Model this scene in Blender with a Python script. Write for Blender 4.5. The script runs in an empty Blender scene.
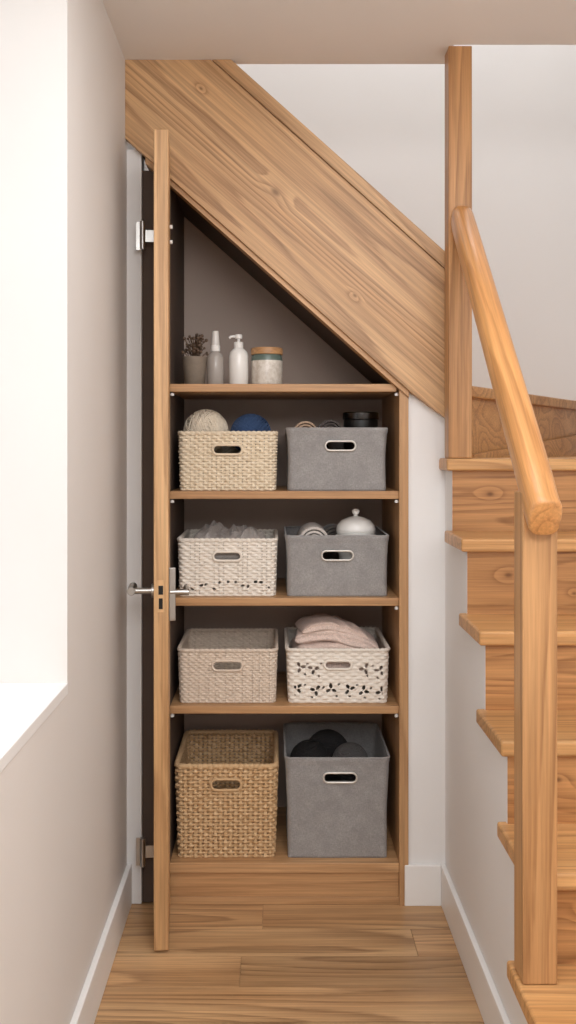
import bpy, bmesh, math, random
import numpy as np
from mathutils import Vector, Matrix, noise
random.seed(7)
scene = bpy.context.scene
COL = scene.collection
scene.view_settings.view_transform = 'Standard'
scene.view_settings.look = 'None'

def lin(c):
    o = []
    for v in c[:3]:
        v = v/255.0
        o.append(v/12.92 if v <= 0.04045 else ((v+0.055)/1.055)**2.4)
    return (o[0], o[1], o[2], 1.0)

# ------------------------------------------------------------ materials
class NT:
    def __init__(s, name):
        s.m = bpy.data.materials.new(name); s.m.use_nodes = True
        s.t = s.m.node_tree; s.n = s.t.nodes; s.l = s.t.links
        s.b = s.n['Principled BSDF']
    def new(s, t, **k):
        n = s.n.new(t)
        for a, v in k.items(): setattr(n, a, v)
        return n
    def link(s, a, b): s.l.new(a, b)
    def setin(s, node, idx, v):
        if isinstance(v, bpy.types.NodeSocket): s.link(v, node.inputs[idx])
        else: node.inputs[idx].default_value = v
    def math(s, op, a, b=0.0, clamp=False):
        n = s.new('ShaderNodeMath', operation=op, use_clamp=clamp)
        s.setin(n, 0, a); s.setin(n, 1, b)
        return n.outputs[0]
    def vmath(s, op, a, b=None):
        n = s.new('ShaderNodeVectorMath', operation=op)
        s.setin(n, 0, a)
        if b is not None: s.setin(n, 1, b)
        return n
    def noise(s, vec, scale, detail=2, rough=.5, dist=0):
        n = s.new('ShaderNodeTexNoise')
        s.link(vec, n.inputs['Vector'])
        n.inputs['Scale'].default_value = scale; n.inputs['Detail'].default_value = detail
        n.inputs['Roughness'].default_value = rough; n.inputs['Distortion'].default_value = dist
        return n.outputs['Fac']
    def mix(s, f, a, b, blend='MIX'):
        n = s.new('ShaderNodeMix', data_type='RGBA', blend_type=blend)
        s.setin(n, 0, f); s.setin(n, 6, a); s.setin(n, 7, b)
        return n.outputs[2]
    def mr(s, v, a, b, c, d, smooth=False):
        n = s.new('ShaderNodeMapRange')
        if smooth: n.interpolation_type = 'SMOOTHSTEP'
        s.link(v, n.inputs[0])
        for i, x in enumerate((a, b, c, d)): n.inputs[i+1].default_value = x
        return n.outputs[0]
    def bump(s, h, strength, dist=0.002):
        n = s.new('ShaderNodeBump'); n.inputs['Strength'].default_value = strength
        n.inputs['Distance'].default_value = dist
        s.link(h, n.inputs['Height']); s.link(n.outputs[0], s.b.inputs['Normal'])

def wood(name, light, mid, dark, axis='X', rough=.42, across=4.5, along=.28, rings=17, knots=(), attr=False, tone=.14, contrast=.55, fibre=.34, kf=.16):
    N = NT(name)
    tc = N.new('ShaderNodeTexCoord').outputs['Object']
    if attr:
        rnd = N.new('ShaderNodeAttribute', attribute_name='pl').outputs['Fac']
    else:
        rnd = N.new('ShaderNodeObjectInfo').outputs['Random']
    cx = N.new('ShaderNodeCombineXYZ')
    N.link(N.math('MULTIPLY', rnd, 37.0), cx.inputs[0]); N.link(N.math('MULTIPLY', rnd, 53.0), cx.inputs[1]); N.link(N.math('MULTIPLY', rnd, 71.0), cx.inputs[2])
    ai = 'XYZ'.index(axis)
    sc = [across]*3; sc[ai] = along
    v = N.vmath('MULTIPLY', tc, tuple(sc)).outputs[0]
    v2 = N.vmath('ADD', v, cx.outputs[0]).outputs[0]
    field = N.noise(v2, 1.0, 1.2, .4)
    wsx = [45.0]*3; wsx[ai] = 5.0
    wob = N.noise(N.vmath('ADD', N.vmath('MULTIPLY', tc, tuple(wsx)).outputs[0], cx.outputs[0]).outputs[0], 1.0, 3, .6)
    field = N.math('ADD', field, N.mr(wob, 0, 1, -.012, .012))
    kd = None
    for (kp, kr) in knots:
        ks = [1.0]*3; ks[ai] = .6
        p = N.vmath('MULTIPLY', tc, tuple(ks)).outputs[0]
        d = N.vmath('DISTANCE', p, tuple(kp[i]*ks[i] for i in range(3))).outputs['Value']
        g = N.mr(d, 0, kr*3.0, kf, 0, True)
        field = N.math('ADD', field, g)
        dk = N.mr(d, kr*.1, kr*.8, 1, 0, True)
        kd = dk if kd is None else N.math('MAXIMUM', kd, dk)
    b = N.math('FRACT', N.math('MULTIPLY', field, float(rings)))
    r1 = N.math('POWER', N.mr(b, 0, .85, 0, 1), 2.0)
    r2 = N.mr(b, .86, 1.0, 1, 0, True)
    band = N.math('MULTIPLY', r1, r2)
    fs = [150.0]*3; fs[ai] = 3.0
    vf = N.vmath('ADD', N.vmath('MULTIPLY', tc, tuple(fs)).outputs[0], cx.outputs[0]).outputs[0]
    fib = N.noise(vf, 1.0, 4, .65)
    ws = [9.0]*3; ws[ai] = .8
    vw = N.vmath('ADD', N.vmath('MULTIPLY', tc, tuple(ws)).outputs[0], cx.outputs[0]).outputs[0]
    wide = N.noise(vw, 1.0, 2, .5)
    col = N.mix(N.mr(wide, .30, .70, 0, 1), lin(light), lin(mid))
    bm_ = N.math('MULTIPLY', N.math('MULTIPLY', band, N.mr(fib, .3, .6, .6, 1.0)), contrast)
    col = N.mix(bm_, col, lin(dark))
    f2 = N.mr(fib, .32, .70, 1+fibre*.35, 1-fibre*.65)
    hsv = N.new('ShaderNodeHueSaturation')
    N.link(col, hsv.inputs['Color'])
    N.link(N.math('MULTIPLY', f2, N.math('ADD', N.math('MULTIPLY', rnd, tone), 1.0-tone/2)), hsv.inputs['Value'])
    col = hsv.outputs[0]
    if kd is not None:
        kc = tuple(x*.6 for x in lin(dark)[:3])+(1,)
        col = N.mix(N.math('MULTIPLY', kd, .7), col, kc)
    N.link(col, N.b.inputs['Base Color'])
    N.b.inputs['Roughness'].default_value = rough
    N.b.inputs['Specular IOR Level'].default_value = .4
    N.bump(fib, .12, .001)
    return N.m

def paint(name, c, rough=.75, var=.02):
    N = NT(name)
    tc = N.new('ShaderNodeTexCoord').outputs['Object']
    n = N.noise(tc, 1.7, 3, .5)
    a = lin(c); b = tuple(x*(1-var*2) for x in a[:3])+(1,)
    N.link(N.mix(N.mr(n, .3, .7, 0, 1), a, b), N.b.inputs['Base Color'])
    N.b.inputs['Roughness'].default_value = rough
    N.b.inputs['Specular IOR Level'].default_value = .25
    N.bump(N.noise(tc, 320, 2, .5), .04, .001)
    return N.m

def plain(name, c, rough=.5, metal=0.0, nscale=40, var=.15, trans=0.0, bump=.05):
    N = NT(name)
    tc = N.new('ShaderNodeTexCoord').outputs['Object']
    n = N.noise(tc, nscale, 3, .6)
    a = lin(c); b = tuple(x*(1-var) for x in a[:3])+(1,)
    N.link(N.mix(n, a, b), N.b.inputs['Base Color'])
    N.b.inputs['Roughness'].default_value = rough; N.b.inputs['Metallic'].default_value = metal
    if trans: N.b.inputs['Transmission Weight'].default_value = trans
    if bump: N.bump(n, bump, .001)
    return N.m

def fabric(name, c, scale=700, bump=.35, mott=.25):
    N = NT(name)
    tc = N.new('ShaderNodeTexCoord').outputs['Object']
    a = N.noise(N.vmath('MULTIPLY', tc, (1.0, 1.0, .18)).outputs[0], scale, 2, .6)
    b = N.noise(N.vmath('MULTIPLY', tc, (.18, 1.0, 1.0)).outputs[0], scale, 2, .6)
    w = N.math('MULTIPLY', N.math('ADD', a, b), .5)
    m = N.noise(tc, 22, 4, .65)
    l = lin(c)
    hi = tuple(min(1, x*1.18) for x in l[:3])+(1,); lo = tuple(x*.8 for x in l[:3])+(1,)
    col = N.mix(N.mr(w, .38, .62, 0, 1), lo, hi)
    col = N.mix(N.mr(m, .3, .7, 0, mott), col, tuple(x*.55 for x in l[:3])+(1,))
    N.link(col, N.b.inputs['Base Color'])
    N.b.inputs['Roughness'].default_value = .95
    N.b.inputs['Sheen Weight'].default_value = .2
    N.b.inputs['Specular IOR Level'].default_value = .1
    N.bump(w, bump, .001)
    return N.m

def wicker(name, c1, c2, c3, rough=.75):
    N = NT(name)
    uv = N.new('ShaderNodeTexCoord').outputs['UV']
    a = N.noise(N.vmath('MULTIPLY', uv, (34.0, 110.0, 1.0)).outputs[0], 1.0, 3, .7)
    b = N.noise(N.vmath('MULTIPLY', uv, (300.0, 900.0, 1.0)).outputs[0], 1.0, 2, .6)
    col = N.mix(N.mr(a, .35, .65, 0, 1), lin(c1), lin(c2))
    col = N.mix(N.mr(b, .5, .8, 0, .6), col, lin(c3))
    N.link(col, N.b.inputs['Base Color'])
    N.b.inputs['Roughness'].default_value = rough
    N.b.inputs['Specular IOR Level'].default_value = .2
    N.bump(b, .3, .001)
    return N.m

OL, OM, OD = (216, 175, 128), (198, 154, 106), (144, 100, 62)
M = {}
for ax in 'XYZ':
    M['oak'+ax] = wood('oak_'+ax, OL, OM, OD, ax)
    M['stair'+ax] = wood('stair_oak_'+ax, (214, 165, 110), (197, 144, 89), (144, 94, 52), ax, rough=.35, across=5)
    M['shelf'+ax] = wood('shelf_oak_'+ax, (204, 161, 116), (187, 142, 98), (144, 101, 65), ax, contrast=.45)
M['rail'] = wood('handrail_oak', (220, 163, 104), (203, 142, 84), (156, 98, 54), 'X', rough=.28, across=8, contrast=.45)
M['post'] = wood('newel_oak', (200, 152, 103), (180, 130, 82), (130, 86, 50), 'Z', rough=.38, across=8, along=.30, rings=14, contrast=.6)
M['riser'] = wood('riser_oak', (200, 148, 96), (180, 127, 78), (124, 77, 43), 'X', rough=.38, across=6, along=.42, rings=16, contrast=.6, knots=(((-.30, -.009, .02), .012), ((-.12, -.009, -.03), .008)), kf=.07)
M['stringer'] = wood('stringer_oak', (208, 168, 124), (190, 147, 102), (134, 93, 57), 'X', across=5.2, along=.26, rings=19,
                     knots=(((-.06, -.034, -.005), .018), ((.33, -.034, -.08), .009), ((-.44, -.034, .08), .008)), contrast=.66, kf=.06, fibre=.45)
M['floor'] = wood('floor_oak', (208, 170, 126), (184, 142, 99), (126, 90, 58), 'X', attr=True, tone=.50, across=5.5, along=.42, rings=17, rough=.38, contrast=.68, fibre=.38)
M['wall'] = paint('wall_paint_warm', (229, 224, 219))
M['white'] = paint('wall_paint_white', (241, 239, 237))
M['ceil'] = paint('ceiling_paint', (242, 238, 234))
M['trim'] = paint('trim_gloss_white', (244, 243, 241), .4, .01)
M['taupe'] = paint('cupboard_taupe', (182, 164, 152), .7)
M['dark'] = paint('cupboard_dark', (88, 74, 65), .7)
M['metal'] = plain('brushed_steel', (176, 174, 170), .28, 1.0, var=.1)
M['black'] = plain('black_metal', (24, 23, 22), .35, .3)
M['plastic'] = plain('white_plastic', (238, 236, 232), .35, var=.03)

# ------------------------------------------------------------ mesh helpers
def obj_from(name, verts, faces, mat=None, loc=(0, 0, 0), parent=None, smooth=False, rot=None):
    me = bpy.data.meshes.new(name); me.from_pydata([tuple(v) for v in verts], [], [tuple(f) for f in faces]); me.update()
    o = bpy.data.objects.new(name, me); COL.objects.link(o)
    if mat: me.materials.append(mat)
    o.location = loc
    if rot: o.rotation_euler = rot
    if smooth: me.shade_smooth()
    if parent: o.parent = parent
    return o

def empty(name, loc=(0, 0, 0), rot=(0, 0, 0)):
    e = bpy.data.objects.new(name, None); COL.objects.link(e); e.location = loc; e.rotation_euler = rot
    e.empty_display_size = .05
    return e

BF = [(0, 3, 2, 1), (4, 5, 6, 7), (0, 1, 5, 4), (1, 2, 6, 5), (2, 3, 7, 6), (3, 0, 4, 7)]
def bverts(x0, x1, y0, y1, z0, z1):
    return [(x0, y0, z0), (x1, y0, z0), (x1, y1, z0), (x0, y1, z0), (x0, y0, z1), (x1, y0, z1), (x1, y1, z1), (x0, y1, z1)]

def bevel(o, w, seg=2):
    m = o.modifiers.new('bevel', 'BEVEL'); m.width = w; m.segments = seg; m.limit_method = 'ANGLE'
    return o

def box(name, x0, x1, y0, y1, z0, z1, mat, parent=None, bv=0.0, seg=2):
    c = ((x0+x1)/2, (y0+y1)/2, (z0+z1)/2)
    pl = parent.location if parent else Vector((0, 0, 0))
    o = obj_from(name, bverts(x0-c[0], x1-c[0], y0-c[1], y1-c[1], z0-c[2], z1-c[2]), BF, mat, Vector(c)-pl, parent)
    if bv: bevel(o, bv, seg)
    return o

def boxes(name, lst, mat):
    V, Fc = [], []
    for b in lst:
        k = len(V); V += bverts(*b); Fc += [tuple(i+k for i in f) for f in BF]
    return obj_from(name, V, Fc, mat)

def prism(name, pts, lo, hi, axis, mat, parent=None, bv=0, origin=(0, 0, 0), rot=None, area_fix=True):
    def P(a, b, t):
        return {'Y': (a, t, b), 'X': (t, a, b), 'Z': (a, b, t)}[axis]
    n = len(pts)
    V = [P(a, b, lo) for a, b in pts]+[P(a, b, hi) for a, b in pts]
    Fc = [tuple(range(n)), tuple(range(2*n-1, n-1, -1))]+[(i, i+n, (i+1) % n+n, (i+1) % n) for i in range(n)]
    pl = parent.location if parent else Vector((0, 0, 0))
    o = obj_from(name, V, Fc, mat, Vector(origin)-pl, parent, rot=rot)
    bm = bmesh.new(); bm.from_mesh(o.data); bmesh.ops.recalc_face_normals(bm, faces=bm.faces); bm.to_mesh(o.data); bm.free()
    if bv: bevel(o, bv)
    return o

def lathe(name, prof, mat, loc=(0, 0, 0), parent=None, n=48, rot=None, smooth=True):
    V, Fc = [], []
    for r, z in prof:
        for k in range(n):
            a = 2*math.pi*k/n; V.append((r*math.cos(a), r*math.sin(a), z))
    for i in range(len(prof)-1):
        for k in range(n):
            Fc.append((i*n+k, i*n+(k+1) % n, (i+1)*n+(k+1) % n, (i+1)*n+k))
    if prof[0][0] > 1e-5: Fc.append(tuple(range(n-1, -1, -1)))
    if prof[-1][0] > 1e-5: Fc.append(tuple((len(prof)-1)*n+k for k in range(n)))
    pl = parent.location if parent else Vector((0, 0, 0))
    o = obj_from(name, V, Fc, mat, Vector(loc)-pl, parent, rot=rot)
    o.data.shade_smooth()
    m = o.modifiers.new('es', 'EDGE_SPLIT'); m.split_angle = math.radians(40)
    return o

def curve(name, splines, r, mat, parent=None, cyclic=False, loc=(0, 0, 0), res=3):
    cu = bpy.data.curves.new(name, 'CURVE'); cu.dimensions = '3D'; cu.bevel_depth = r; cu.bevel_resolution = res
    for pts in splines:
        s = cu.splines.new('POLY'); s.points.add(len(pts)-1)
        for i, p in enumerate(pts): s.points[i].co = (p[0], p[1], p[2], 1)
        s.use_cyclic_u = cyclic
        s.use_smooth = True
    cu.use_fill_caps = True
    o = bpy.data.objects.new(name, cu); COL.objects.link(o); cu.materials.append(mat)
    pl = parent.location if parent else Vector((0, 0, 0))
    o.location = Vector(loc)-pl
    if parent: o.parent = parent
    return o

# ------------------------------------------------------------ room shell
XL, XR = -.457, 1.35
YB, YR = 1.0, -4.4
ZC = 2.59
XS = .525            # stair side wall plane
V, Fc, att = [], [], []
pw = .150
y = .0-.003
rf = random.Random(33)
while y > YR:
    x = XL - rf.random()*1.1
    while x < XR:
        L = rf.uniform(.7, 1.25)
        x0, x1 = max(x, XL), min(x+L, XR)
        if x1 > x0:
            k = len(V); V += bverts(x0+.0008, x1-.0008, y-pw+.0008, y-.0008, -.012, 0); Fc += [tuple(i+k for i in f) for f in BF]
            att += [rf.random()]*8
        x += L
    y -= pw
k = len(V); V += bverts(XL-.3, XR+.1, YR-.1, YB+.1, -.06, -.0035); Fc += [tuple(i+k for i in f) for f in BF]; att += [.1]*8
fl = obj_from('floor', V, Fc, M['floor'])
a = fl.data.attributes.new('pl', 'FLOAT', 'POINT'); a.data.foreach_set('value', att)

WY0, WY1, WZ0, WZ1 = -2.5, -.84, .888, 2.47
boxes('wall_left', [(-.757, XL, WY1, YB, 0, 4.6), (-.757, XL, YR, WY0, 0, ZC), (-.757, XL, WY0, WY1, 0, WZ0-.025), (-.757, XL, WY0, WY1, WZ1, ZC)], M['wall'])
boxes('wall_back', [(-.757, XR+.1, YB, YB+.1, 0, 4.6)], M['white'])
boxes('wall_right', [(XR, XR+.1, YR, YB, 0, 4.6)], M['white'])
boxes('wall_rear', [(-.757, XR+.1, YR-.1, YR, 0, ZC)], M['white'])
boxes('wall_stairwell_front', [(XL, XS, -.10, .0, ZC+.2, 4.6), (XS, XR, -.24, -.14, ZC+.2, 4.6)], M['white'])
boxes('ceiling', [(-.757, XS, YR, .0, ZC, ZC+.2), (XS, XR, YR, -.14, ZC, ZC+.2)], M['ceil'])
boxes('ceiling_upper', [(-.757, XR+.1, -.24, YB+.1, 4.6, 4.7)], M['ceil'])
box('trim_sill', -.757, XL+.002, WY0, WY1, WZ0-.025, WZ0, M['trim'], bv=.002)
win = empty('window_1', (-.735, (WY0+WY1)/2, 1.6))
fw = .05
box('frame_bottom', -.75, -.71, WY0, WY1, WZ0, WZ0+fw, M['trim'], win, .004)
box('frame_top', -.75, -.71, WY0, WY1, WZ1-fw, WZ1, M['trim'], win, .004)
box('frame_side_far', -.75, -.71, WY1-fw, WY1, WZ0+fw, WZ1-fw, M['trim'], win, .004)
box('frame_side_near', -.75, -.71, WY0, WY0+fw, WZ0+fw, WZ1-fw, M['trim'], win, .004)
box('mullion', -.745, -.715, (WY0+WY1)/2-.02, (WY0+WY1)/2+.02, WZ0+fw, WZ1-fw, M['trim'], win, .003)
G = NT('window_glass')
tr = G.new('ShaderNodeBsdfTransparent'); gl = G.new('ShaderNodeBsdfGlossy'); gl.inputs['Roughness'].default_value = .02
mx = G.new('ShaderNodeMixShader'); mx.inputs[0].default_value = .06
G.link(tr.outputs[0], mx.inputs[1]); G.link(gl.outputs[0], mx.inputs[2]); G.link(mx.outputs[0], G.n['Material Output'].inputs[0])
box('glass', -.732, -.728, WY0+fw, WY1-fw, WZ0+fw, WZ1-fw, G.m, win)

SL = .889
def hb(x): return 1.607-SL*(x-.38)
box('wall_front_left', XL, -.412, 0, .06, 0, hb(-.43), M['white'], bv=.001)
prism('wall_front_right', [(.411, 0), (XS, 0), (XS, hb(XS)+.05), (.411, hb(.411)+.05)], 0, .5, 'Y', M['white'])
bh = .125
def baseboard(name, x0, x1, y0, y1):
    return box(name, x0, x1, y0, y1, 0, bh, M['trim'], bv=.003)
baseboard('baseboard_left', XL, XL+.016, YR, -.001)
baseboard('baseboard_front_right', .398, XS-.015, -.016, 0)
baseboard('baseboard_stair_side', XS-.015, XS, -1.45, 0)
baseboard('baseboard_right', XR-.015, XR, YR, -1.75)
baseboard('baseboard_rear', XL+.016, XR-.015, YR, YR+.015)

# ------------------------------------------------------------ cupboard carcass + shelving
SH = [1.604, 1.273, .943, .61]
DEP = .47
XI = -.324
cup = empty('shelving_unit', (0, .2, .0))
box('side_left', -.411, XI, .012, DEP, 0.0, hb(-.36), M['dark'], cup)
prism('side_right', [(.382, 0), (.41, 0), (.41, hb(.41)), (.382, hb(.382))], -.012, DEP, 'Y', M['shelfZ'], cup, .001)
prism('back_panel', [(XI, 0), (.382, 0), (.382, hb(.382)), (XI, hb(XI))], DEP-.012, DEP, 'Y', M['taupe'], cup)
th = .03
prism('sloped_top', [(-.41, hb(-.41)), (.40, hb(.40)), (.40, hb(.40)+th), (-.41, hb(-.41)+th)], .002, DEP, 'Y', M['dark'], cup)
for i, z in enumerate(SH):
    xr = .382 if i else .375
    box('shelf_%d' % (i+1), XI, xr, 0.002, DEP-.012, z-.024, z, M['shelfX'], cup, .0015)
box('shelf_base', XI, .382, -.006, DEP-.012, .098, .128, M['shelfX'], cup, .0015)
box('plinth', XI, .382, .004, .024, .0, .097, M['shelfX'], cup, .001)
box('plinth_bead', XI, .382, -.004, .003, .0, .022, M['shelfX'], cup, .001)
k = 0
for z in SH:
    for x in (XI+.006, .376):
        k += 1
        lathe('shelf_pin_%d' % k, [(.0, 0), (.006, 0), (.006, .006), (.003, .009), (0, .009)], M['plastic'], (x, .012, z-.036), cup, 12)

ang = math.atan(SL)
C = Vector((.05, 0, 2.15))
def loc2(p):
    dx, dz = p[0]-C.x, p[1]-C.z
    return (dx*math.cos(ang)-dz*math.sin(ang), dx*math.sin(ang)+dz*math.cos(ang))
def ht(x): return 1.98-.897*(x-.546)
xt = .546-(ZC-1.98)/.897
off = .055
strg = empty('stair_stringer', (0, 0, 2.1))
main = [(XL, ZC), (xt-off/.897, ZC), (.549, ht(.549)-off), (.549, 1.478), (.42, hb(.42)), (XL, hb(XL))]
prism('board', [loc2(p) for p in main], -.034, -.001, 'Y', M['stringer'], strg, .001, origin=tuple(C), rot=(0, ang, 0))
cap = [(xt-off/.897+.003, ZC), (xt, ZC), (.549, ht(.549)), (.549, ht(.549)-off+.003)]
prism('cap_strip', [loc2(p) for p in cap], -.037, .0, 'Y', M['stringer'], strg, .002, origin=tuple(C), rot=(0, ang, 0))
low = [(XL+.06, hb(XL+.06)), (.41, hb(.41)), (.41, hb(.41)-.02), (XL+.06, hb(XL+.06)-.02)]
prism('lower_lip', [loc2((p[0], p[1])) for p in low], -.022, .03, 'Y', M['shelfX'], strg, .001, origin=tuple(C), rot=(0, ang, 0))

# ------------------------------------------------------------ staircase
st = empty('staircase', (.9, -.6, 0))
nose = [-2.93+d for d in (1.445, 1.67, 1.895, 2.12, 2.345, 2.57, 2.79)]
hs = [.165, .36, .555, .75, .952, 1.16, 1.375]
TT = .036
for i, (yn, h) in enumerate(zip(nose, hs)):
    xl = .505
    if i == 1: xl = .472
    if i == 0: xl = .44
    if i < 6:
        box('tread_%d' % (i+1), xl, XR, yn, nose[i+1]+.045, h-TT, h, M['stairX'], st, .006, 3)
    box('riser_%d' % (i+1), XS+.001, XR, yn+.027, yn+.045, (hs[i-1] if i else 0), h-TT, M['riser'], st, .0)
prism('tread_7', [(.505, nose[6]), (XR, nose[6]), (XR, YB), (.53, YB), (.53, .0), (.505, .0)], 1.375-TT, 1.375, 'Z', M['stairX'], st, .006)
prism('riser_winder', [(.58, .03), (.60, .045), (1.25, YB), (1.22, YB)], 1.375, 1.60-TT, 'Z', M['stairX'], st)
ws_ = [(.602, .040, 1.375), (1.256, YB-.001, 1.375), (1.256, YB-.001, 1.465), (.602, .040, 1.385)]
obj_from('winder_base_strip', [(x+dx, y-dx*.6, z) for dx in (0, .018) for (x, y, z) in ws_], BF, M['stairX'], (-.9, .6, 0), st)  # tapered oak strip added along the winder riser base
prism('tread_winder', [(.53, .0), (.60, .0), (1.275, YB), (.53, YB)], 1.60-TT, 1.60, 'Z', M['stairX'], st, .005)
for k in range(4):
    x1 = .53-.225*k; z = 1.83+.2*k
    box('upper_tread_%d' % (k+1), max(x1-.225, XL), x1+.025, .003, YB, z-TT, z, M['stairY'], st, .004)
    box('upper_riser_%d' % (k+1), x1-.018, x1, .003, YB, z-.2, z-TT, M['stairY'], st)
pts = [(0, 0), (nose[0]+.03, 0)]
for i in range(7):
    pts.append((nose[i]+.03, hs[i]-TT)); 
    if i < 6: pts.append((nose[i+1]+.03, hs[i]-TT))
pts.append((0, hs[6]-TT))
prism('wall_stair_side', pts, XS, XS+.03, 'X', M['white'])

npst = empty('newel_post', (.545, -.11, 1.9))
box('shaft', .511, .580, -.135, -.066, 1.376, ZC+.0, M['post'], npst, .003)
np2 = empty('newel_post', (.515, -1.06, .8))
box('shaft', .481, .549, -1.085, -1.017, .361, 1.318, M['post'], np2, .003)

def sweep(name, path, w, h, mat, parent):
    n = 32; V = []; Fc = []
    P = [Vector(p) for p in path]
    org = (P[0]+P[-1])/2
    tdir = (P[-1]-P[0]).normalized()
    q = tdir.to_track_quat('X', 'Z'); qi = q.inverted()
    m = len(P)
    for i, p in enumerate(P):
        t = (P[min(i+1, m-1)]-P[max(i-1, 0)]).normalized()
        s = Vector((1, 0, 0)); s = (s-t*s.dot(t)).normalized(); u = s.cross(t).normalized()
        if u.z < 0: u = -u
        e = 1.0
        if i in (0, m-1): e = .84
        if i in (1, m-2): e = .95
        for k in range(n):
            a = 2*math.pi*k/n; ca, sa = math.cos(a), math.sin(a)
            X = math.copysign(abs(ca)**.66, ca)*w/2*e; Z = math.copysign(abs(sa)**.66, sa)*h/2*e
            V.append(qi @ (p+s*X+u*Z-org))
    for i in range(m-1):
        for k in range(n):
            Fc.append((i*n+k, i*n+(k+1) % n, (i+1)*n+(k+1) % n, (i+1)*n+k))
    Fc.append(tuple(range(n-1, -1, -1))); Fc.append(tuple((m-1)*n+k for k in range(n)))
    o = obj_from(name, V, Fc, mat, org-parent.location, parent, smooth=True)
    o.rotation_mode = 'QUATERNION'; o.rotation_quaternion = q
    bm = bmesh.new(); bm.from_mesh(o.data); bmesh.ops.recalc_face_normals(bm, faces=bm.faces); bm.to_mesh(o.data); bm.free()
    o.data.shade_smooth()
    mm = o.modifiers.new('es', 'EDGE_SPLIT'); mm.split_angle = math.radians(50)
    return o
hr = empty('handrail', (.53, -.6, 1.7))
A = Vector((.512, -1.100, 1.268)); B = Vector((.546, -.142, 2.052))
d = (B-A)
path = [A+Vector((0, -.036, .002)), A+Vector((0, -.034, .003)), A+Vector((0, -.028, .006)), A+Vector((0, -.014, .016)), A+Vector((0, 0, .028))]
for t in (.04, .08, .15, .3, .5, .7, .85, .97, .99, 1.0):
    path.append(A+d*t+Vector((0, 0, .034)))
sweep('rail', path, .063, .078, M['rail'], hr)

# ------------------------------------------------------------ door
th_d = math.radians(5.3)
door = empty('door_1', (-.360, -.042, 0), (0, 0, th_d))
def dbox(name, x0, x1, y0, y1, z0, z1, mat, bv=0):
    c = ((x0+x1)/2, (y0+y1)/2, (z0+z1)/2)
    o = obj_from(name, bverts(x0-c[0], x1-c[0], y0-c[1], y1-c[1], z0-c[2], z1-c[2]), BF, mat, c, door)
    if bv: bevel(o, bv)
    return o
dbox('slab', 0, .041, -.25, 0, .008, 2.292, M['oakZ'], .002)
zh = 1.003
dbox('lock_plate', .009, .030, -.2515, -.249, zh-.055, zh+.035, M['oakZ'], .001)
dbox('latch', .013, .026, -.2535, -.2512, zh-.005, zh+.02, M['black'], .001)
dbox('keyhole_bolt', .014, .025, -.2535, -.2512, zh-.045, zh-.015, M['black'], .001)
dbox('back_plate', .041, .060, -.215, -.205, zh-.085, zh+.065, M['metal'], .002)
def dl(name, prof, loc, rot, mat=M['metal']):
    return lathe(name, prof, mat, tuple(Vector(loc)+door.location), door, 24, rot)
cyl = lambda r, l: [(0, 0), (r*.9, 0), (r, .001), (r, l-.001), (r*.9, l), (0, l)]
dl('inner_stem', cyl(.009, .055), (.043, -.207, zh-.005), (0, math.pi/2, 0))
dl('inner_lever', cyl(.009, .09), (.090, -.213, zh-.005), (-math.pi/2, 0, 0))
dl('outer_rose', cyl(.020, .008), (0, -.207, zh), (0, -math.pi/2, 0))
dl('outer_stem', cyl(.009, .066), (0, -.207, zh), (0, -math.pi/2, 0))
dl('outer_lever', cyl(.012, .10), (-.064, -.217, zh), (-math.pi/2, 0, 0))
for i, z in enumerate((.18, 2.05)):
    dl('hinge_knuckle_%d' % i, cyl(.0085, .085), (-.042, -.004, z-.042), None)
    dbox('hinge_leaf_%d' % i, -.042, .0, -.001, .001, z-.018, z+.018, M['metal'])
    dbox('hinge_frame_leaf_%d' % i, -.062, -.042, .002, .004, z-.042, z+.042, M['metal'])
for i, z in enumerate((2.02, 2.065)):
    dl('bumper_%d' % i, cyl(.006, .008), (.041, -.06, z), (0, math.pi/2, 0), M['plastic'])

# ------------------------------------------------------------ baskets
def rr_samples(w, d, r, step):
    hw, hd = w/2-r, d/2-r
    L = [('l', (-hw, -d/2), (hw, -d/2), (0, -1)), ('a', (hw, -hd), -90), ('l', (w/2, -hd), (w/2, hd), (1, 0)), ('a', (hw, hd), 0),
         ('l', (hw, d/2), (-hw, d/2), (0, 1)), ('a', (-hw, hd), 90), ('l', (-w/2, hd), (-w/2, -hd), (-1, 0)), ('a', (-hw, -hd), 180)]
    P, Nn, U = [], [], []
    u = 0
    for s in L:
        if s[0] == 'l':
            a, b = Vector(s[1]), Vector(s[2]); l = (b-a).length; n = max(1, round(l/step))
            for i in range(n):
                P.append(a.lerp(b, i/n)); Nn.append(Vector(s[3])); U.append(u+l*i/n)
            u += l
        else:
            l = r*math.pi/2; n = max(3, round(l/step))
            for i in range(n):
                t = math.radians(s[2]+90*i/n); nn = Vector((math.cos(t), math.sin(t)))
                P.append(Vector(s[1])+nn*r); Nn.append(nn); U.append(u+l*i/n)
            u += l
    return P, Nn, U, u

def stadium(cx, cz, hw, hh, n=12):
    pts = []
    for i in range(n+1):
        a = -math.pi/2+math.pi*i/n; pts.append((cx+hw-hh+hh*math.cos(a), cz+hh*math.sin(a)))
    for i in range(n+1):
        a = math.pi/2+math.pi*i/n; pts.append((cx-hw+hh+hh*math.cos(a), cz+hh*math.sin(a)))
    return pts

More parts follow.
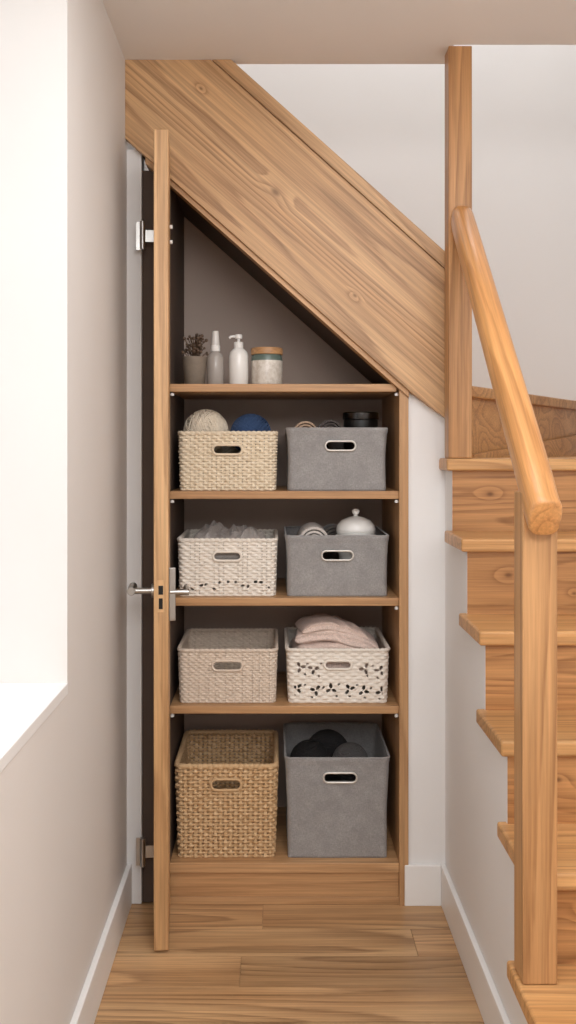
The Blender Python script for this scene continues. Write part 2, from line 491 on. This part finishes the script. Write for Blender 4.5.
def basket(name, x0, x1, z0, h, y0, dep, mat, style, slot, pu=.016, pv=.009, A=.004, taper=.006, holes=(), rimmat=None, ringmat=None, rimr=.006, gap=0):
    w = x1-x0; cx = (x0+x1)/2; cy = y0+dep/2
    e = empty(name, (cx, cy, z0))
    step = .0024 if style == 'weave' else .006
    P, Nn, U, per = rr_samples(w, dep, .022, step)
    if style == 'weave':
        k = max(2, 2*round(per/pu/2)); pu = per/k
        nv = int(round(h/pv))*6; pv = h/round(h/pv)
    else:
        nv = int(h/.006)
    n = len(P); V = []; UV = []
    sx, sz, shw, shh = slot
    for j in range(nv+1):
        z = h*j/nv
        for i in range(n):
            t = taper*(z/h-1)
            if style == 'weave':
                row = math.floor(z/pv+1e-6); f = z/pv-row
                prof = math.sqrt(max(0, 1-(2*f-1)**2))
                sn = math.sin(math.pi*U[i]/pu+math.pi*row)
                sn = math.copysign(abs(sn)**.7, sn)
                jit = 1+.35*noise.noise(Vector((U[i]*60, row*3.3, cx*9)))
                dd = A*jit*prof*(.5+.5*sn)
            else:
                dd = -.0035*math.sin(math.pi*z/h)*1.0 + .0022*(noise.noise(Vector((P[i].x*9+cx*7, P[i].y*9, z*9+z0*5))))
                if h-z < .016: dd += .0018
            q = P[i]+Nn[i]*(t+dd)
            V.append((q.x, q.y, z)); UV.append((U[i]+cx, z+z0))
    def cut(px, pz):
        dx = max(0, abs(px-sx)-(shw-shh)); 
        if dx*dx+(pz-sz)**2 < (shh)**2: return True
        for (hx, hz, a, b, th) in holes:
            ex, ez = px-hx, pz-hz
            c, s = math.cos(th), math.sin(th)
            X, Z = ex*c+ez*s, -ex*s+ez*c
            if (X/a)**2+(Z/b)**2 < 1: return True
        return False
    Fc = []
    for j in range(nv):
        zc = h*(j+.5)/nv
        edge = (j % 6) in (0, 5)
        for i in range(n):
            i2 = (i+1) % n
            if gap and edge and 2 < j < nv-3:
                um = (U[i]+.5*step)/pu
                if abs(math.sin(math.pi*um)) < gap*(1+.7*noise.noise(Vector((um*1.7, j*.9, 3)))): continue
            if P[i].y < 0 and abs(abs(P[i].y)-dep/2) < 1e-6 and cut((P[i].x+P[i2].x)/2, zc): continue
            Fc.append((j*n+i, j*n+i2, (j+1)*n+i2, (j+1)*n+i))
    me = bpy.data.meshes.new(name+'_walls'); me.from_pydata(V, [], Fc); me.update()
    uvl = me.uv_layers.new(name='UVMap')
    li = np.empty(len(me.loops), dtype=np.int32); me.loops.foreach_get('vertex_index', li)
    uvl.data.foreach_set('uv', np.array(UV, dtype=np.float32)[li].ravel())
    me.shade_smooth(); me.materials.append(mat)
    o = bpy.data.objects.new('walls', me); COL.objects.link(o); o.parent = e
    m = o.modifiers.new('sol', 'SOLIDIFY'); m.thickness = .0025; m.offset = -1
    box('bottom', x0+.010, x1-.010, y0+.010, y0+dep-.010, z0+.001, z0+.006, mat, e)
    rp = []
    for i in range(0, n, 2 if style == 'weave' else 1):
        wob = .0015*math.sin(U[i]*2*math.pi/.016) if style == 'weave' else 0
        q = P[i]+Nn[i]*(-.001+wob); rp.append((q.x, q.y, h+wob))
    curve('rim', [rp], rimr, rimmat or mat, e, True, (cx, cy, z0))
    if ringmat:
        pts = stadium(sx, sz, shw+.002, shh+.002)
        t = taper*(sz/h-1)
        yy = -dep/2-t+(-.001 if style != 'weave' else -A*.7)
        curve('handle_ring', [[(a, yy, b) for a, b in pts]], .0032 if style != 'weave' else .0042, ringmat, e, True, (cx, cy, z0))
    return e

M['cream'] = wicker('cream_seagrass', (240, 226, 202), (222, 204, 176), (184, 162, 132))
M['ivory'] = wicker('ivory_weave', (242, 235, 224), (230, 220, 207), (204, 192, 177))
M['sand'] = wicker('sand_weave', (230, 214, 197), (212, 195, 177), (182, 163, 144))
M['natural'] = wicker('natural_rattan', (228, 196, 154), (198, 160, 116), (142, 104, 68))
M['grey'] = fabric('grey_felt', (160, 157, 155), mott=.45)
M['ring'] = plain('ring_metal', (220, 216, 208), .35, .4)
YF = .03
basket('seagrass_basket', -.300, .004, SH[1], .180, YF, .34, M['cream'], 'weave', (0, .128, .044, .013), .0135, .0090, .0056, ringmat=M['cream'], gap=.25)
basket('fabric_storage_bin', .036, .352, SH[1], .194, YF, .36, M['grey'], 'felt', (.01, .140, .045, .0125), taper=.004, ringmat=M['ring'], rimr=.0035)
hl = []
rh = random.Random(3)
for i in range(13):
    x = -.128+i*.0215+rh.uniform(-.004, .004)
    hl.append((x, .026+rh.uniform(-.004, .022), rh.uniform(.004, .0065), rh.uniform(.0028, .0042), rh.uniform(-1, 1)))
basket('perforated_basket', -.302, .004, SH[2], .176, YF, .34, M['ivory'], 'weave', (0, .126, .042, .012), .0150, .0088, .0046, holes=hl, ringmat=M['ivory'], gap=.15)
basket('fabric_storage_bin', .033, .356, SH[2], .188, YF, .36, M['grey'], 'felt', (0, .128, .047, .0125), taper=.004, ringmat=M['ring'], rimr=.0035)
basket('paper_rope_basket', -.302, .005, SH[3], .165, YF, .34, M['sand'], 'weave', (0, .118, .045, .013), .0105, .0078, .0042, ringmat=M['sand'], gap=.15)
hl = []
for cxx in (-.122, -.075, -.02, .035, .085, .130):
    for cz in ((.040, .105) if abs(cxx) > .07 else (.045,)):
        x_, z_ = cxx+rh.uniform(-.006, .006), cz+rh.uniform(-.010, .010)
        a0 = rh.uniform(0, 3)
        for kk in range(3):
            a = a0+kk*math.tau/3+rh.uniform(-.3, .3)
            hl.append((x_+.011*math.cos(a), z_+.010*math.sin(a), .0078, .0048, a))
        hl.append((x_+.024, z_+rh.uniform(.008, .018), .0042, .003, .5)); hl.append((x_+rh.uniform(-.02, .02), z_-.022, .004, .003, -.5))
basket('floral_cutout_basket', .037, .356, SH[3], .166, YF, .36, M['ivory'], 'weave', (0, .120, .040, .011), .018, .0104, .0030, holes=hl, ringmat=M['ivory'])
basket('rattan_basket', -.308, .004, .128, .288, YF-.005, .36, M['natural'], 'weave', (0, .232, .045, .015), .0155, .0110, .0080, taper=.010, ringmat=M['natural'], rimr=.008, gap=.50)
basket('fabric_storage_bin', .031, .358, .128, .312, YF-.005, .38, M['grey'], 'felt', (.008, .252, .050, .013), taper=.008, ringmat=M['ring'], rimr=.004)

# ------------------------------------------------------------ contents
def yarn(name, x, y, z, R, c, seed=0):
    rg = random.Random(seed)
    mt = plain(name+'_wool', c, .95, nscale=500, var=.35, bump=.4)
    e = empty(name, (x, y, z))
    lathe('core', [(R*.96*math.sin(math.pi*i/16), -R*.96*math.cos(math.pi*i/16)) for i in range(17)], mt, (x, y, z), e, 32)
    sp = []
    for g in range(7):
        ax = Vector((rg.gauss(0, 1), rg.gauss(0, 1), rg.gauss(0, 1))).normalized()
        for k in range(13):
            a2 = (ax+Vector((rg.gauss(0, .05), rg.gauss(0, .05), rg.gauss(0, .05)))).normalized()
            o_ = (-.42+.07*k)*R; rr = math.sqrt(R*R-o_*o_)
            q = a2.to_track_quat('Z', 'X')
            lift = 1+.012*(g % 4)
            sp.append([(q @ Vector((rr*math.cos(t*math.tau/40), rr*math.sin(t*math.tau/40), o_)))*lift for t in range(40)])
    curve('strands', sp, R*.035, mt, e, True, (x, y, z), 1)
    return e
yarn('yarn_ball', -.222, .125, 1.460, .068, (240, 226, 204), 1)
yarn('yarn_ball', -.078, .130, 1.452, .062, (58, 84, 124), 2)
yarn('yarn_ball', -.15, .25, 1.36, .07, (200, 188, 170), 5)

def crumple(name, x0, x1, y0, y1, zb, H, c, seed=0, fold=14, amp=.02, nx=120, ny=100):
    mt = fabric(name+'_cloth', c, 500, .3, .2)
    mt.node_tree.nodes['Principled BSDF'].inputs['Roughness'].default_value = .55
    V, Fc = [], []
    for j in range(ny+1):
        for i in range(nx+1):
            u, v = i/nx, j/ny
            a, b = 2*u-1, 2*v-1
            m = max(0, 1-abs(a)**5)**.7*max(0, 1-abs(b)**5)**.7
            p = Vector((u*2.6+seed*3.1, v*1.9, seed*1.7))
            wv = noise.noise(p)*2.0+noise.noise(p*2.7)*.6
            fd = .5+.5*math.sin((u*1.4-v*.7+wv*.5)*fold)
            fd2 = 1-abs(noise.noise(p*2.6))*2.4
            z = m*(H*(.9+.3*noise.noise(p*.9+Vector((5, 5, 5))))+amp*(fd*.5+fd2*.35-.3))+.003*noise.noise(p*9)*m
            V.append((x0+(x1-x0)*u-(x0+x1)/2, y0+(y1-y0)*v-(y0+y1)/2, z))
    for j in range(ny):
        for i in range(nx):
            k = j*(nx+1)+i; Fc.append((k, k+1, k+nx+2, k+nx+1))
    o = obj_from(name, V, Fc, mt, ((x0+x1)/2, (y0+y1)/2, zb), smooth=True)
    m = o.modifiers.new('s', 'SOLIDIFY'); m.thickness = .003
    return o
crumple('crumpled_scarf', -.284, -.014, .052, .345, 1.055, .088, (174, 166, 160), 2, 9, .040)
def roll(name, x, y, z, R, L, c, turns=3.5, axis_y=True):
    mt = fabric(name+'_cloth', c, 500, .3)
    e = empty(name, (x, y, z))
    V, Fc = [], []
    n = 120
    for i in range(n+1):
        t = i/n; a = t*turns*2*math.pi; r = R*(.15+.85*t)
        for s in (-L/2, L/2): V.append((r*math.cos(a), s, r*math.sin(a)))
    for i in range(n): Fc.append((2*i, 2*i+1, 2*i+3, 2*i+2))
    o = obj_from('roll', V, Fc, mt, (0, 0, 0), e, True)
    m = o.modifiers.new('s', 'SOLIDIFY'); m.thickness = R*.17; m.offset = 0
    bevel(o, .002)
    return e
roll('rolled_cloth', .098, .14, 1.452, .038, .16, (176, 150, 128))
roll('rolled_cloth', .176, .14, 1.458, .036, .16, (80, 73, 70))
roll('rolled_cloth', .135, .26, 1.40, .045, .06, (60, 56, 54))
tin = empty('black_canister', (.276, .13, 1.40))
lathe('body', [(0, -.10), (.054, -.10), (.055, -.096), (.055, .095), (.052, .098), (0, .098)], M['black'], (.276, .13, 1.40), tin)
lathe('lid', [(.0575, .098), (.058, .100), (.058, .118), (.055, .121), (0, .1215)], plain('dark_steel', (70, 68, 66), .25, 1.0), (.276, .13, 1.40), tin)
cer = plain('white_ceramic', (240, 238, 233), .22, var=.03, bump=0)
sb = empty('sugar_bowl', (.260, .13, 1.06))
lathe('bowl', [(0, -.05), (.035, -.05), (.038, -.044), (.052, -.02), (.060, .02), (.060, .07), (.063, .078), (.060, .080), (0, .08)], cer, (.260, .13, 1.06), sb)
lathe('lid', [(.062, .080), (.063, .084), (.060, .098), (.047, .114), (.024, .124), (.008, .127), (.006, .131), (.011, .137), (.013, .144), (.008, .150), (0, .151)], cer, (.260, .13, 1.06), sb)
for sgn in (-1, 1):
    curve('handle_%d' % (1 if sgn > 0 else 2), [[(sgn*(.058+.018*math.sin(t*math.pi/10)), 0, .03+.035*t/10) for t in range(11)]], .005, cer, sb, False, (.260, .13, 1.06))
roll('rolled_towel', .125, .15, 1.110, .047, .2, (206, 198, 190))
roll('rolled_towel', .20, .29, 1.10, .045, .1, (120, 112, 106))
yarn('yarn_ball', .245, .16, .388, .056, (100, 97, 96), 8)
yarn('yarn_ball', .115, .20, .378, .062, (44, 42, 42), 9)
yarn('yarn_ball', .18, .31, .37, .07, (50, 48, 48), 10)

def blanket(name, x, y, z, layers, c):
    mt = fabric(name+'_cloth', c, 420, .35, .10)
    e = empty(name, (x, y, z))
    for li_, (w, dd, t, ox, oy, oz, tilt, droop, yaw) in enumerate(layers):
        nu, nv = 70, 56
        V, Fc = [], []
        for i in range(nu+1):
            u = -1+2*i/nu
            endk = max(0.0, 1-abs(u)**8)**.5
            for j in range(nv):
                a = math.tau*j/nv
                ca, sa = math.cos(a), math.sin(a)
                Y = math.copysign(abs(ca)**.45, ca)*dd/2*(.93+.07*endk)
                Z = math.copysign(abs(sa)**.75, sa)*t/2*max(.05, endk)
                X = u*w/2
                nz = noise.noise(Vector((X*14+li_*7, Y*14, li_*3.0)))
                wr = 1-abs(noise.noise(Vector((X*20+Y*14, Y*9-X*8, li_*2.0))))*2
                Z += .010*nz+.006*wr*(1 if sa > -.2 else 0)
                Z -= droop*(u*u)*(1+.3*nz)
                if ca < -.75: Y += .007*math.exp(-((sa)/.18)**2)
                V.append((X, Y, Z))
        for i in range(nu):
            for j in range(nv):
                Fc.append((i*nv+j, i*nv+(j+1) % nv, (i+1)*nv+(j+1) % nv, (i+1)*nv+j))
        Fc.append(tuple(range(nv-1, -1, -1))); Fc.append(tuple(nu*nv+j for j in range(nv)))
        obj_from('fold_%d' % (li_+1), V, Fc, mt, (ox, oy, oz), e, True, rot=(math.radians(-4), math.radians(tilt), math.radians(yaw)))
    return e
blanket('folded_blanket', .197, .195, .72, [
    (.290, .27, .060, .000, 0, -.012, 2, .008, 0),
    (.285, .27, .056, .004, -.004, .036, 5, .018, 2),
    (.270, .26, .052, .008, -.006, .078, 8, .028, -3),
    (.220, .25, .036, -.008, -.008, .110, 9, .030, 4)], (224, 202, 190))

zt = SH[0]
pp = empty('potted_berry_plant', (-.256, .10, zt))
lathe('pot', [(0, 0), (.030, 0), (.032, .003), (.040, .088), (.040, .092), (.036, .092), (.034, .08), (0, .08)], plain('grey_stoneware', (140, 127, 112), .7, nscale=60, var=.3), (-.256, .10, zt), pp)
stems = []; tips = []
rg = random.Random(4)
for i in range(56):
    a = rg.uniform(0, math.tau); rad = rg.uniform(.005, .043); hh = rg.uniform(.114, .168)-rad*.35
    p0 = Vector((rg.uniform(-.015, .015), rg.uniform(-.015, .015), .078)); p1 = Vector((rad*math.cos(a), rad*math.sin(a), hh))
    stems.append([p0.lerp(p1, t/5)+Vector((0, 0, .006*math.sin(t/5*math.pi))) for t in range(6)]); tips.append(p1)
    if i % 3 == 0: tips.append(p0.lerp(p1, .7)+Vector((rg.uniform(-.01, .01), rg.uniform(-.01, .01), 0)))
curve('stems', stems, .0012, plain('twig_brown', (96, 76, 56), .8), pp, False, (-.256, .10, zt), 1)
bm = bmesh.new()
for t in tips:
    bmesh.ops.create_icosphere(bm, subdivisions=2, radius=rg.uniform(.0038, .0058), matrix=Matrix.Translation(t))
me = bpy.data.meshes.new('berries'); bm.to_mesh(me); bm.free(); me.shade_smooth(); me.materials.append(plain('berry_brown', (112, 90, 72), .55, nscale=90, var=.6))
o = bpy.data.objects.new('berries', me); COL.objects.link(o); o.parent = pp

sp = empty('spray_bottle', (-.190, .10, zt))
L = (-.190, .10, zt)
lathe('body', [(0, 0), (.025, 0), (.027, .003), (.027, .088), (.024, .098), (.014, .108), (.012, .114), (0, .114)], plain('smoked_glass', (172, 165, 158), .2, var=.08), L, sp)
lathe('collar', [(.0145, .110), (.0150, .112), (.0150, .128), (.013, .130), (0, .130)], M['plastic'], L, sp)
lathe('cap', [(.0135, .130), (.0135, .136), (.0105, .170), (.009, .175), (0, .176)], plain('frosted_cap', (226, 222, 216), .3), L, sp)

pb = empty('pump_bottle', (-.116, .10, zt))
L = (-.116, .10, zt)
lathe('body', [(0, 0), (.029, 0), (.031, .003), (.031, .095), (.028, .108), (.018, .118), (.013, .122), (0, .122)], cer, L, pb)
lathe('collar', [(.0145, .121), (.0150, .123), (.0150, .138), (.013, .140), (0, .140)], M['plastic'], L, pb)
lathe('pump_stem', [(.005, .138), (.005, .150), (.011, .151), (.012, .160), (.010, .164), (0, .164)], M['plastic'], L, pb)
curve('spout', [[(0, 0, .157), (-.012, -.002, .158), (-.024, -.004, .157), (-.030, -.005, .152)]], .0042, M['plastic'], pb, False, L)

jr = empty('lidded_jar', (-.026, .11, zt))
L = (-.026, .11, zt)
N = NT('banded_glaze')
tc = N.new('ShaderNodeTexCoord').outputs['Object']
sepx = N.new('ShaderNodeSeparateXYZ'); N.link(tc, sepx.inputs[0])
band = N.math('GREATER_THAN', sepx.outputs[2], .080)
mot = N.noise(tc, 45, 4, .7)
c0 = N.mix(N.mr(mot, .4, .62, 0, 1), lin((226, 220, 210)), lin((200, 190, 176)))
N.link(N.mix(band, c0, lin((96, 112, 104))), N.b.inputs['Base Color']); N.b.inputs['Roughness'].default_value = .3
lathe('body', [(0, 0), (.046, 0), (.049, .003), (.050, .010), (.050, .084), (.048, .098), (.046, .1), (0, .1)], N.m, L, jr)
lathe('lid', [(.049, .0995), (.051, .101), (.051, .118), (.049, .121), (0, .121)], M['shelfX'], L, jr)

# ------------------------------------------------------------ lights
def area(name, loc, rot, sx, sy, e, c=(1, 1, 1)):
    l = bpy.data.lights.new(name, 'AREA'); l.shape = 'RECTANGLE'; l.size = sx; l.size_y = sy; l.energy = e; l.color = c
    o = bpy.data.objects.new(name, l); COL.objects.link(o); o.location = loc; o.rotation_euler = rot
    return o
area('window_daylight', (-1.5, (WY0+WY1)/2, 1.75), (0, -math.pi/2, 0), 1.9, 1.9, 14, (.90, .95, 1.0))
area('hall_front_fill', (.4, -3.4, 2.5), (math.radians(38), 0, 0), 1.5, 1.4, 72, (.96, .975, 1.0))  # added fill behind the camera, unseen, tilted to brighten cupboard and floor
area('hall_top_fill', (.3, -1.6, 2.57), (0, 0, 0), .8, 1.2, 15, (.96, .975, 1.0))  # added overhead fill for hall and stairs, no visible fitting
area('stairwell_fill', (.5, .45, 4.5), (0, 0, 0), 1.2, .8, 18, (.95, .97, 1.0))  # unseen area light added up the stairwell to brighten its upper walls
w = bpy.data.worlds.new('world'); scene.world = w; w.use_nodes = True
w.node_tree.nodes['Background'].inputs[0].default_value = (.93, .97, 1, 1); w.node_tree.nodes['Background'].inputs[1].default_value = .5

# ------------------------------------------------------------ camera
cd = bpy.data.cameras.new('camera'); cam = bpy.data.objects.new('camera', cd); COL.objects.link(cam)
cam.location = (0, -2.93, 1.4); cam.rotation_euler = (math.pi/2, 0, 0)
cd.sensor_width = 36; cd.lens = 950/1024*36
cd.shift_x = (288-275)/1024; cd.shift_y = -(512-450)/1024
cd.clip_start = .02
scene.camera = cam
